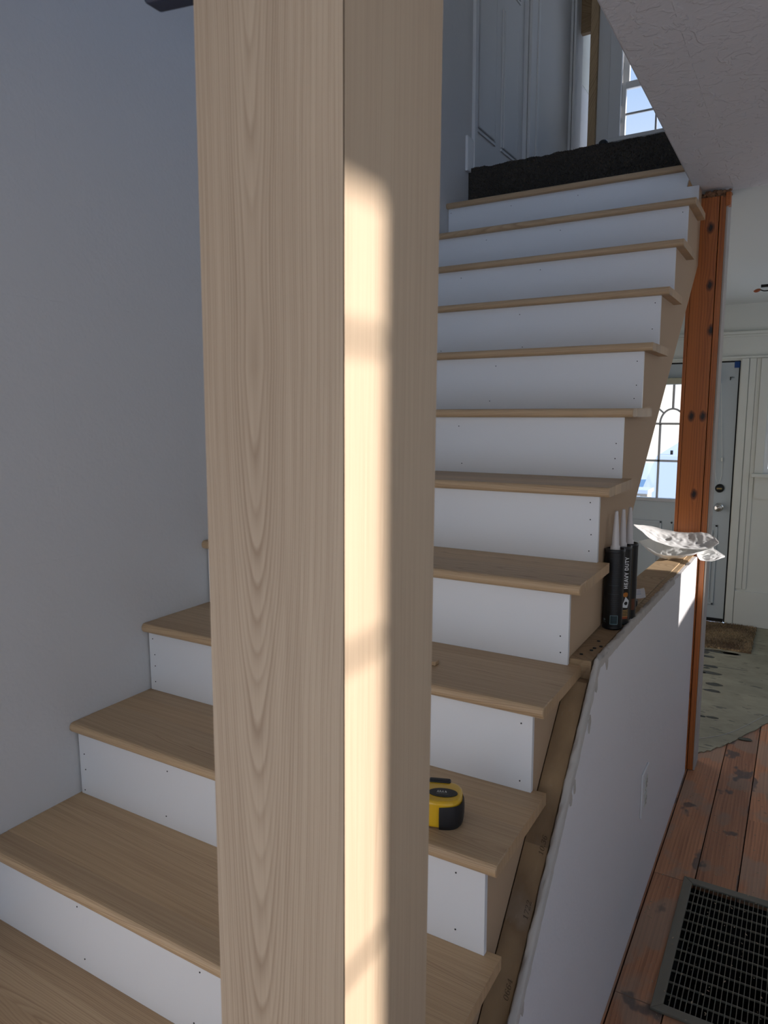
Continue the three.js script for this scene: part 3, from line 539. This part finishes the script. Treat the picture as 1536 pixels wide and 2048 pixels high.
// ------------------------------------------------------------------ big oak post near the camera
{
  const bx = 1.147, bz = 0.539;
  const t = thing('oak_post', 'large square oak wrapped post at the foot of the stairs', 'post', [bx, FLOOR, bz]);
  const x0 = 1.077, x1 = 1.217, z0 = 0.463, z1 = 0.6155, yt = CEIL - 0.012, e = 0.0195, g = 0.0009;
  const uvp = (geo, tx, along, ou, ov) => { const q = wuv(geo, tx, along, ou, ov); return q; };
  const yb = FLOOR + 0.001, col = (pts) => { const sh = new THREE.Shape(pts.map(([x, z]) => new THREE.Vector2(x, -z))), q = new THREE.ExtrudeGeometry(sh, { depth: yt - yb, bevelEnabled: false, steps: 1 }); q.rotateX(-Math.PI / 2); q.translate(0, yb, 0); return flat(q); };
  const m = 0.0007;                                        // open mitre joint at the corners
  part('front_board', uvp(col([[x0 + m, z1], [x1 - m, z1], [x1 - e - m, z1 - e], [x0 + e + m, z1 - e]]), T_post, 'y', -1.077 / 0.15 + 0.02, -0.1 / 1.5), M.post, t, 'front oak board with pointed cathedral grain');
  part('side_board', uvp(col([[x1, z1 - m], [x1, z0], [x1 - e, z0], [x1 - e, z1 - e - m]]), T_post2, 'y', -0.463 / 0.16, 0.1), M.post2, t, 'right oak board with straight grain');
  part('side_board', uvp(col([[x0, z1 - m], [x0 + e, z1 - e - m], [x0 + e, z0], [x0, z0]]), T_post2, 'y', 0.2, 0.3), M.post2, t);
  part('back_board', uvp(B(x0 + e + g, x1 - e - g, yb, yt, z0, z0 + e, 0.0010), T_post2, 'y', 0.5, 0.5), M.post2, t);
  part('core', B(x0 + e + 0.002, x1 - e - 0.002, FLOOR + 0.001, yt - 0.002, z0 + e + 0.002, z1 - e - 0.002), M.core, t);
  // slight lean, as the post stands in the photograph
  t.rotation.set(-0.006, 0, -0.0103);
  t.position.x -= 0.0157; t.position.z += 0.0092;
}
{ // navy clamp closed on the post above the frame
  const Y = 1.30;
  const t = thing('bar_clamp', 'dark navy clamp gripping the top of the big oak post', 'clamp', [1.15, Y, 0.62]);
  const jaw = new RoundedBoxGeometry(0.050, 0.060, 0.020, 3, 0.004); jaw.rotateZ(-0.12); jaw.translate(1.0500, 1.3035, 0.600);
  part('jaw_pad', flat(jaw), M.navy, t, 'dark navy jaw pad');
  part('jaw', B(1.040, 1.066, 1.315, 1.36, 0.605, 0.662, 0.005), M.navy, t);
  part('bar', B(1.045, 1.36, 1.320, 1.345, 0.650, 0.658, 0.001), M.iron, t);
  part('sliding_jaw', [B(1.243, 1.275, 1.30, 1.37, 0.575, 0.668, 0.005), B(1.2300, 1.245, 1.302, 1.36, 0.57, 0.60, 0.004)], M.yellow, t, 'yellow sliding jaw');
  const h = new THREE.CylinderGeometry(0.016, 0.014, 0.11, 16); h.rotateZ(Math.PI / 2); h.translate(1.33, 1.35, 0.665);
  part('handle', flat(h), M.navy, t);
}

// ------------------------------------------------------------------ reddish timber post at the end of the half wall
{
  const t = thing('timber_post', 'reddish stained knotty pine post at the end of the half wall', 'post', [1.12, FLOOR, ZP - 0.06]);
  const yt = 1.79, pu = (g, ou = -1.05 / 0.14, ov = 0.65 / 2.5) => wuv(g, T_pine, 'y', ou, ov);
  part('face_board', pu(B(1.0645, 1.1555, FLOOR + 0.001, yt, ZP - 0.022, ZP + 0.002, 0.0015)), M.pine, t, 'wide knotty face board');
  part('edge_strip', pu(B(1.049, 1.063, FLOOR + 0.001, yt, ZP - 0.12, ZP, 0.002), 0.3), M.pine, t);
  part('edge_strip', pu(B(1.158, 1.180, FLOOR + 0.001, yt, ZP - 0.12, ZP, 0.002), 0.6), M.pine, t);
  part('plaster_edge', B(1.1805, 1.188, FLOOR + 0.001, yt, ZP - 0.12, ZP - 0.004, 0.001), M.plaster, t, 'cream plaster edge beside the pine');
  part('core', B(1.064, 1.157, FLOOR + 0.001, yt - 0.001, ZP - 0.12, ZP - 0.024), M.core, t);
  const bits = []; for (let i = 0; i < 46; i++) { const a = rr(0.005, 0.014), g = new THREE.DodecahedronGeometry(a, 0); g.scale(rr(0.6, 1.3), rr(0.4, 0.9), rr(0.6, 1)); g.rotateY(rr(0, 6)); g.translate(rr(1.085, 1.196), rr(1.786, 1.812), ZP + rr(-0.02, 0.004)); g.deleteAttribute('uv'); g.setAttribute('uv', new THREE.Float32BufferAttribute(new Float32Array(g.attributes.position.count * 2), 2)); bits.push(flat(g)); }
  part('broken_plaster', bits, mat({ color: lin(0.30, 0.16, 0.085), roughness: 1 }), t, 'rough broken plaster at the ceiling').userData.kind = 'stuff';
  part('splinter', [B(1.178, 1.197, 1.748, 1.800, ZP - 0.03, ZP + 0.012, 0.004)], M.pine, t);
}

// ------------------------------------------------------------------ things on the half wall
function labelTex(draw, w = 512, h = 768) { const c = document.createElement('canvas'); c.width = w; c.height = h; draw(c.getContext('2d'), w, h); const t = new THREE.CanvasTexture(c); t.colorSpace = THREE.SRGBColorSpace; return t; }
function caulkTube(x, z, turn, map, label) {
  const y = kneeY(z), t = thing('caulk_tube', label, 'caulk tube', [x, y, z], 'adhesive cartridges on the half wall');
  const R = 0.0242, H = 0.208;
  const body = new THREE.CylinderGeometry(R, R, H - 0.012, 48, 1, true); body.rotateY(turn); body.translate(x, y + H / 2, z);
  part('label_sleeve', flat(body), phys({ map, roughness: 0.42 }), t);
  const cap = lathe([[0, 0.001], [R - 0.001, 0.001], [R + 0.0008, 0.003], [R + 0.0006, 0.007], [R - 0.0002, 0.008]], 40); cap.translate(x, y, z);
  part('bottom_rim', cap, M.black, t);
  const top = lathe([[R - 0.0002, H - 0.008], [R + 0.0008, H - 0.006], [R + 0.0006, H], [R - 0.0024, H + 0.0008], [R - 0.004, H - 0.002], [0, H - 0.003]], 40); top.translate(x, y, z);
  part('top_rim', top, M.black, t);
  const noz = lathe([[0.0118, H - 0.003], [0.0118, H + 0.006], [0.0092, H + 0.010], [0.0088, H + 0.030], [0.0046, H + 0.088], [0.0042, H + 0.094], [0.0032, H + 0.097], [0, H + 0.097]], 28); noz.translate(x, y, z);
  part('nozzle', noz, M.nozzle, t, 'pale tapered nozzle');
}
{
  const plain = labelTex((q, w, h) => {
    q.fillStyle = '#08090b'; q.fillRect(0, 0, w, h);
    q.fillStyle = '#23282c';
    for (let i = 0; i < 26; i++) { const y = 60 + i * 21; let x = 205; while (x < 300) { const l = 8 + hash(i, x) * 30; if (hash(x, i + 3) > 0.25) q.fillRect(x, y, l, i % 5 === 0 ? 5 : 3); x += l + 6; } }
    q.fillStyle = '#3a4247'; q.fillRect(206, 330, 90, 4); q.fillRect(200, 420, 100, 3);
    q.strokeStyle = '#6f8f96'; q.lineWidth = 5; q.strokeRect(232, 640, 62, 88); q.fillStyle = '#0f3a44';
    for (let i = 0; i < 5; i++) q.fillRect(238, 650 + i * 16, 50, 9);
    q.fillStyle = '#6d7f88'; q.beginPath(); q.arc(176, 690, 12, 0, 7); q.fill(); q.fillRect(160, 712, 34, 4);
  });
  const heavy = labelTex((q, w, h) => {
    q.fillStyle = '#0a0a0a'; q.fillRect(0, 0, w, h);
    q.fillStyle = '#4a3c1c'; q.fillRect(176, 14, 6, h - 28); q.fillStyle = '#14110b'; q.fillRect(186, 20, 84, h - 40);
    q.save(); q.translate(226, 400); q.rotate(-Math.PI / 2); q.fillStyle = '#e8e8e6'; q.font = 'bold 56px sans-serif'; q.textAlign = 'left'; q.textBaseline = 'middle'; q.fillText('HEAVY DUTY', -10, 0); q.restore();
    q.fillStyle = '#b06a18'; q.beginPath(); q.arc(226, 470, 26, 0, 7); q.fill();
    q.fillStyle = '#d8dcdc'; q.beginPath(); q.moveTo(190, 600); q.lineTo(225, 490); q.lineTo(270, 540); q.lineTo(250, 610); q.closePath(); q.fill(); q.fillStyle = '#0b0b0b'; q.beginPath(); q.arc(232, 560, 18, 0, 7); q.fill();
    q.fillStyle = '#c9a25a'; for (let i = 0; i < 5; i++) q.fillRect(190, 630 + i * 16, 70, 6); q.fillStyle = '#8a3a12'; q.fillRect(196, 700, 60, 24);
  });
  const third = labelTex((q, w, h) => { q.fillStyle = '#09090a'; q.fillRect(0, 0, w, h); q.fillStyle = '#4a3c1c'; q.fillRect(250, 14, 5, h - 28); q.fillStyle = '#caccc8'; q.fillRect(330, 20, 5, h - 60); q.fillStyle = '#5a2f16'; q.fillRect(260, 560, 40, 120); });
  caulkTube(1.1155, -0.775, -2.86, plain, 'black adhesive cartridge showing a teal bar code near its base');
  caulkTube(1.120, -0.835, -1.95, heavy, 'black adhesive cartridge with white HEAVY DUTY lettering up its side');
  caulkTube(1.124, -0.900, -2.45, third, 'plain black adhesive cartridge closest to the printed card');
}
{
  const t = thing('printed_card', 'small curled white card with blue print on the half wall', 'card', [1.11, kneeY(-1.12), -1.12]);
  const m = labelTex((q, w, h) => { q.fillStyle = '#e6e9ee'; q.fillRect(0, 0, w, h); q.fillStyle = '#6d8fd0'; q.fillRect(40, 60, w - 80, 60); q.fillRect(40, 150, w - 200, 26); for (let i = 0; i < 5; i++) q.fillRect(40, 200 + i * 24, w - 90 - (i % 2) * 80, 8); }, 256, 384);
  const g = new THREE.BoxGeometry(0.06, 0.0008, 0.11, 8, 1, 16), p = g.attributes.position;
  for (let i = 0; i < p.count; i++) p.setY(i, p.getY(i) + 0.020 + 0.010 * Math.cos(p.getZ(i) * 30) + 0.014 * Math.pow(p.getX(i) / 0.03, 2) * 0.4);
  g.computeVertexNormals(); g.rotateY(0.25); g.translate(1.098, kneeY(-1.12), -1.135);
  part('card', flat(g), mat({ map: m, roughness: 0.6 }), t);
  part('clip', [B(1.105, 1.125, kneeY(-1.05) + 0.001, kneeY(-1.05) + 0.022, -1.06, -1.04, 0.004)], M.black, t, 'small black clip under the card');
}
{ // crumpled white paper towel at the end of the half wall
  const t = thing('paper_towel', 'crumpled white paper towel lying over the end of the half wall', 'paper towel', [1.10, 0.345, -2.06]);
  const petal = (top, bot, sag, nsd, thick = 0.0012) => {
    const nx = 70, ny = 26, pos = [], idx = [], V = (l) => new THREE.CatmullRomCurve3(l.map((p) => new THREE.Vector3(...p)), false, 'centripetal'), ct = V(top), cb = V(bot);
    for (let s = 0; s < 2; s++) for (let i = 0; i <= nx; i++) {
      const a = cb.getPoint(i / nx), b = ct.getPoint(i / nx);
      for (let j = 0; j <= ny; j++) {
        const v = j / ny, q = a.clone().lerp(b, v), w = Math.sin(Math.PI * v) * Math.sin(Math.PI * clamp(i / nx, 0.02, 0.98));
        const cr = (fbm(q.x * 34 + nsd, v * 6, 3) - 0.5) * 0.016 + (fbm(q.x * 85 + nsd, v * 15, 2) - 0.5) * 0.005;
        pos.push(q.x, q.y + s * thick - sag * w + cr * (0.25 + 0.75 * w), q.z);
      }
    }
    const n1 = (nx + 1) * (ny + 1);
    for (let s = 0; s < 2; s++) for (let i = 0; i < nx; i++) for (let j = 0; j < ny; j++) { const a = s * n1 + i * (ny + 1) + j, b = a + ny + 1; if (s) idx.push(a, b, a + 1, b, b + 1, a + 1); else idx.push(a, a + 1, b, b, a + 1, b + 1); }
    const g = new THREE.BufferGeometry(); g.setAttribute('position', new THREE.Float32BufferAttribute(pos, 3)); g.setIndex(idx); g.computeVertexNormals();
    g.setAttribute('uv', new THREE.Float32BufferAttribute(new Float32Array(pos.length / 3 * 2), 2));
    return g;
  };
  M.paper.side = THREE.DoubleSide;
  part('sheet', petal([[0.899, 0.453, -2.12], [0.959, 0.445, -2.16], [1.038, 0.427, -2.18], [1.108, 0.426, -2.18], [1.179, 0.433, -2.16], [1.218, 0.426, -2.12], [1.243, 0.418, -2.05]], [[0.904, 0.452, -2.10], [0.949, 0.435, -2.05], [0.989, 0.418, -2.0], [1.053, 0.402, -1.97], [1.139, 0.395, -1.96], [1.21, 0.398, -1.98], [1.246, 0.416, -2.03]], 0.012, 1.7), M.paper, t);
  part('sheet', petal([[0.938, 0.397, -2.04], [0.975, 0.402, -2.08], [1.042, 0.396, -2.10], [1.13, 0.396, -2.10], [1.226, 0.394, -2.05]], [[0.942, 0.396, -2.02], [0.995, 0.385, -1.95], [1.056, 0.373, -1.90], [1.13, 0.379, -1.90], [1.229, 0.396, -2.02]], 0.036, 6.1), M.paper, t);
  part('sheet', petal([[1.168, 0.365, -2.02], [1.193, 0.375, -2.06], [1.217, 0.384, -2.08], [1.27, 0.367, -2.03]], [[1.173, 0.369, -1.98], [1.194, 0.36, -1.93], [1.226, 0.359, -1.93], [1.272, 0.367, -2.01]], 0.008, 11.3), M.paper, t);
}
{ // tape measure on the second tread
  const t = thing('tape_measure', 'yellow and black tape measure lying on a tread', 'tape measure', [0.972, 0.19, -0.066]);
  const X = 0.972, Z = -0.066, Y = 0.1902;
  const prof = (r0, k) => { const p = []; for (let i = 0; i < 40; i++) { const th = i / 40 * 6.2832, sq = Math.pow(Math.pow(Math.abs(Math.cos(th)), 3) + Math.pow(Math.abs(Math.sin(th)), 3), -1 / 3); p.push(new THREE.Vector2(r0 * sq * Math.cos(th) * k, r0 * sq * Math.sin(th))); } return new THREE.Shape(p); };
  const ex = (r, h, y, bev, k = 1) => { const g = new THREE.ExtrudeGeometry(prof(r - bev, k), { depth: h - 2 * bev, bevelEnabled: true, bevelSize: bev, bevelThickness: bev, bevelSegments: 3 }); g.rotateX(-Math.PI / 2); g.translate(0, y + bev, 0); g.rotateY(0.35); g.translate(X, Y, Z); return flat(g); };
  part('case', ex(0.0395, 0.052, 0.002, 0.006), M.yellow, t, 'yellow plastic case');
  // rubber grip wrapping the right-hand half
  const grip = []; for (let i = 0; i <= 26; i++) { const th = mix(-1.57, 1.75, i / 26); grip.push(th); }
  const pos = [], idx = [], ys = [0.0, 0.004, 0.012, 0.024, 0.036, 0.044], rs = [0.0385, 0.0415, 0.0428, 0.0432, 0.0425, 0.0405];
  grip.forEach((th, i) => { const sq = Math.pow(Math.pow(Math.abs(Math.cos(th)), 3) + Math.pow(Math.abs(Math.sin(th)), 3), -1 / 3); ys.forEach((y, j) => { const R = rs[j] * sq + (i % 4 === 0 && i > 8 ? -0.0008 : 0), a = th + 0.35; pos.push(X + R * Math.cos(a), Y + y + (j === 5 ? 0.002 * Math.sin(i * 0.3) : 0), Z - R * Math.sin(a)); }); });
  for (let i = 0; i < 26; i++) for (let j = 0; j < 5; j++) { const a = i * 6 + j, b = a + 6; idx.push(a, b, a + 1, b, b + 1, a + 1); }
  const g = new THREE.BufferGeometry(); g.setAttribute('position', new THREE.Float32BufferAttribute(pos, 3)); g.setIndex(idx); g.computeVertexNormals(); g.setAttribute('uv', new THREE.Float32BufferAttribute(new Float32Array(pos.length / 3 * 2), 2));
  M.rubber.side = THREE.DoubleSide;
  part('rubber_grip', g, M.rubber, t, 'ribbed black rubber grip');
  const lt = labelTex((q, w, h) => { q.fillStyle = '#0b0b0c'; q.fillRect(0, 0, w, h); q.strokeStyle = '#d8d8d0'; q.lineWidth = 9; for (const [x, s] of [[150, 0], [190, 1], [235, 0], [285, 1]]) { q.beginPath(); q.moveTo(x, 150); q.lineTo(x + 14, 92); q.lineTo(x + 30, 150); if (s) { q.moveTo(x, 92); q.lineTo(x + 34, 120); } q.stroke(); } q.lineWidth = 4; q.strokeStyle = '#8d8a70'; for (let i = 0; i < 11; i++) { q.beginPath(); q.moveTo(140 + i * 20, 200); q.lineTo(148 + i * 20, 182); q.lineTo(154 + i * 20, 200); q.stroke(); } }, 512, 288);
  const disc = new THREE.CylinderGeometry(1, 1, 0.001, 48); disc.scale(0.027, 1, 0.0155); disc.translate(0.004, 0.0546, 0.006);
  const dp = disc.attributes.position, du = disc.attributes.uv; for (let i = 0; i < dp.count; i++) du.setXY(i, (dp.getX(i) - 0.004) / 0.054 + 0.5, 0.5 - (dp.getZ(i) - 0.006) / 0.031);
  disc.rotateY(0.35); disc.translate(X, Y, Z);
  part('side_label', flat(disc), mat({ map: lt, roughness: 0.4 }), t, 'black oval label with pale print');
  part('lock_button', (() => { const b = new RoundedBoxGeometry(0.042, 0.016, 0.014, 3, 0.004); b.translate(-0.006, 0.050, -0.036); b.rotateY(0.35); b.translate(X, Y, Z); return flat(b); })(), M.rubber, t);
  part('belt_clip', (() => { const b = new RoundedBoxGeometry(0.030, 0.003, 0.05, 2, 0.001); b.translate(0, 0.0015, 0); b.rotateY(0.35); b.translate(X, Y - 0.0002, Z); return flat(b); })(), M.steel, t);
}

// ------------------------------------------------------------------ entry mat, register, ceiling fixture, sawdust
{
  const t = thing('door_mat', 'rough brown coir mat before the entry door', 'mat', [1.0, FLOOR + 0.0035, -4.35]);
  const x0 = 0.38, x1 = 1.303, z0 = -4.655, z1 = -4.040, y = FLOOR + 0.0036;
  const N = 60, pts = []; const j = (a) => (hash(a, 5) - 0.5) * 0.012;
  for (let i = 0; i < N; i++) pts.push([mix(x0, x1, i / N), z1 + j(i)]); for (let i = 0; i < 40; i++) pts.push([x1 + j(i + 99), mix(z1, z0, i / 40)]);
  for (let i = 0; i < N; i++) pts.push([mix(x1, x0, i / N), z0 + j(i + 200)]); pts.push([x0, z0]);
  const s = new THREE.Shape(pts.map(([x, z]) => new THREE.Vector2(x, -z))), g = new THREE.ExtrudeGeometry(s, { depth: 0.013, bevelEnabled: false }); g.rotateX(-Math.PI / 2); g.translate(0, y, 0);
  part('mat_backing', wuv(g, T_coir, 'z', 0, 0), M.coir, t);
  const n = 14000, im = new THREE.InstancedMesh(new THREE.ConeGeometry(0.0022, 0.016, 3), M.fibre, n), d = new THREE.Object3D();
  for (let i = 0; i < n; i++) {
    const x = rr(x0, x1), z = rr(z0, z1); d.position.set(x - 1.0, 0.0165 + rr(-0.002, 0.003), z + 4.35); d.rotation.set(rr(-0.8, 0.8), rr(0, 6), rr(-0.8, 0.8)); d.scale.setScalar(rr(0.6, 1.25)); d.updateMatrix(); im.setMatrixAt(i, d.matrix);
    const w = clamp(fbm(x * 6, z * 8, 3) * 2.0 - 0.6), k = 0.35 + 1.1 * rnd(); im.setColorAt(i, lin(...mix3([1.15 * k, 1.1 * k, 1.05 * k], [0.5 * k, 0.4 * k, 0.38 * k], w)));
  }
  im.name = 'mat_pile'; im.userData.kind = 'stuff'; im.castShadow = im.receiveShadow = true; t.add(im);
}
{
  const t = thing('floor_register', 'bronze metal floor register with a square wire grid', 'floor register', [1.45, FLOOR, -1.087]);
  const x0 = 1.257, x1 = 1.66, z0 = -1.402, z1 = -0.772, f = 0.029, y0 = FLOOR + 0.0004, y1 = FLOOR + 0.009;
  const side = (pts) => { const s = new THREE.Shape(pts.map(([x, z]) => new THREE.Vector2(x, -z))), g = new THREE.ExtrudeGeometry(s, { depth: y1 - y0 - 0.004, bevelEnabled: true, bevelSize: 0.003, bevelThickness: 0.002, bevelOffset: -0.003, bevelSegments: 2 }); g.rotateX(-Math.PI / 2); g.translate(0, y0 + 0.002, 0); return flat(g); };
  part('frame_rail', side([[x0, z0], [x0 + f, z0 + f], [x0 + f, z1 - f], [x0, z1]]), M.grate, t);
  part('frame_rail', side([[x1, z0], [x1, z1], [x1 - f, z1 - f], [x1 - f, z0 + f]]), M.grate, t);
  part('frame_rail', side([[x0, z0], [x1, z0], [x1 - f, z0 + f], [x0 + f, z0 + f]]), M.grate, t);
  part('frame_rail', side([[x0, z1], [x0 + f, z1 - f], [x1 - f, z1 - f], [x1, z1]]), M.grate, t);
  const nb = Math.round((x1 - x0 - 2 * f) / 0.0133);
  for (let i = 1; i < nb; i++) { const x = mix(x0 + f, x1 - f, i / nb); part('bar', B(x - 0.0009, x + 0.0009, FLOOR - 0.002, FLOOR + 0.0055, z0 + f - 0.004, z1 - f + 0.004), M.grate, t); }
  for (let i = 1; i < 12; i++) { const z = mix(z0 + f, z1 - f, i / 12); part('cross_bar', B(x0 + f - 0.004, x1 - f + 0.004, FLOOR - 0.001, FLOOR + 0.0045, z - 0.0009, z + 0.0009), M.grate, t); }
}
{
  const chips = [];
  for (let i = 0; i < 260; i++) {
    const x = rr(1.165, 1.56), z = rr(-2.35, -0.5), a = rr(0.0008, 0.0030), g = new THREE.BoxGeometry(a * rr(1, 3.5), 0.0008, a); g.rotateX(rr(-0.4, 0.4)); g.rotateY(rr(0, 6)); g.translate(x, FLOOR + 0.0012 + (x > 1.255 && z > -1.405 && z < -0.77 ? 0.008 : 0), z); chips.push(flat(g));
  }
  const o = solo('sawdust', chips, mat({ color: lin(0.42, 0.31, 0.2), roughness: 1 }), 'pale sawdust and wood chips scattered on the plank floor', 'sawdust'); o.userData.kind = 'stuff';
}
{
  const cx = 1.46, cz = -3.4, cy = 1.748;
  const t = thing('ceiling_fixture', 'black branching ceiling light with amber bulbs over the entry', 'ceiling light', [cx, cy, cz]);
  const can = lathe([[0, 0.012], [0.06, 0.012], [0.06, -0.004], [0.05, -0.018], [0.014, -0.026], [0.012, -0.13], [0.022, -0.14], [0.022, -0.17], [0, -0.178]], 32); can.translate(cx, cy, cz);
  part('canopy', can, M.iron, t);
  for (let i = 0; i < 5; i++) {
    const th = Math.PI + i * 6.2832 / 5, c = Math.cos(th), s = Math.sin(th), p = (r, y) => [cx + r * c, cy + y, cz + r * s];
    const arm = part('arm', tube([p(0.015, -0.148), p(0.10, -0.146), p(0.205, -0.146)], 0.008, 16, 8), M.iron, t);
    part('bulb_holder', tube([p(0.15, -0.15), p(0.155, -0.168), p(0.19, -0.172), p(0.205, -0.166)], 0.0035, 12, 6), M.iron, arm);
    const b = new THREE.SphereGeometry(0.013, 16, 12); b.scale(1.4, 0.7, 0.8); b.rotateZ(0.25); b.rotateY(-th + Math.PI); b.translate(...p(0.222, -0.168));
    part('bulb', flat(b), M.amber, arm);
  }
}

// ------------------------------------------------------------------ outdoors
{
  const g = new THREE.PlaneGeometry(240, 240, 160, 160); g.rotateX(-Math.PI / 2); const p = g.attributes.position;
  for (let i = 0; i < p.count; i++) { const x = p.getX(i), z = p.getZ(i), far = sstep(6, 40, Math.hypot(x - 1, z)); p.setY(i, FLOOR - 0.42 + (fbm(x * 0.35, z * 0.35, 3) - 0.5) * 0.14 + far * 0.3 * (fbm(x * 0.05, z * 0.05, 3) - 0.5) - Math.max(0, Math.hypot(x, z) - 28) * 0.085); }
  g.computeVertexNormals();
  const o = struct('ground_snow', flat(g), M.snow, 'sunlit snow outside'); o.userData.kind = 'structure';
}
{
  const t = thing('snowy_shed', 'snow roofed building seen through the entry door glass', 'building', [-0.2, FLOOR - 0.4, -15]);
  part('wall', B(-1.0, 3.6, FLOOR - 0.7, -0.30, -20, -15.2), M.siding, t);
  part('roof', prismX([[-11.8, -1.16], [-13.2, -0.62], [-14.7, -0.02], [-18.6, 0.20], [-22, -1.16]], -1.13, 3.9), M.snow, t, 'deep snow drifted over the low roof');
  part('chimney', B(-0.91, -0.86, -0.06, 0.085, -15.05, -15.0), M.iron, t, 'dark vent pipe');
}
{
  const t = thing('tan_outbuilding', 'small tan building far outside the entry door glass', 'building', [-1.1, -1.1, -11.2]);
  part('wall', B(-1.6, -0.66, FLOOR - 0.55, -0.43, -11.6, -11.2), M.tan, t);
  part('roof', B(-1.65, -0.64, -0.43, -0.37, -11.65, -11.15), M.snow, t);
  for (const x of [-0.80, -1.1]) part('window', B(x - 0.03, x + 0.03, -0.54, -0.47, -11.2, -11.188), M.white, t);
}
renderer.render(scene, camera);
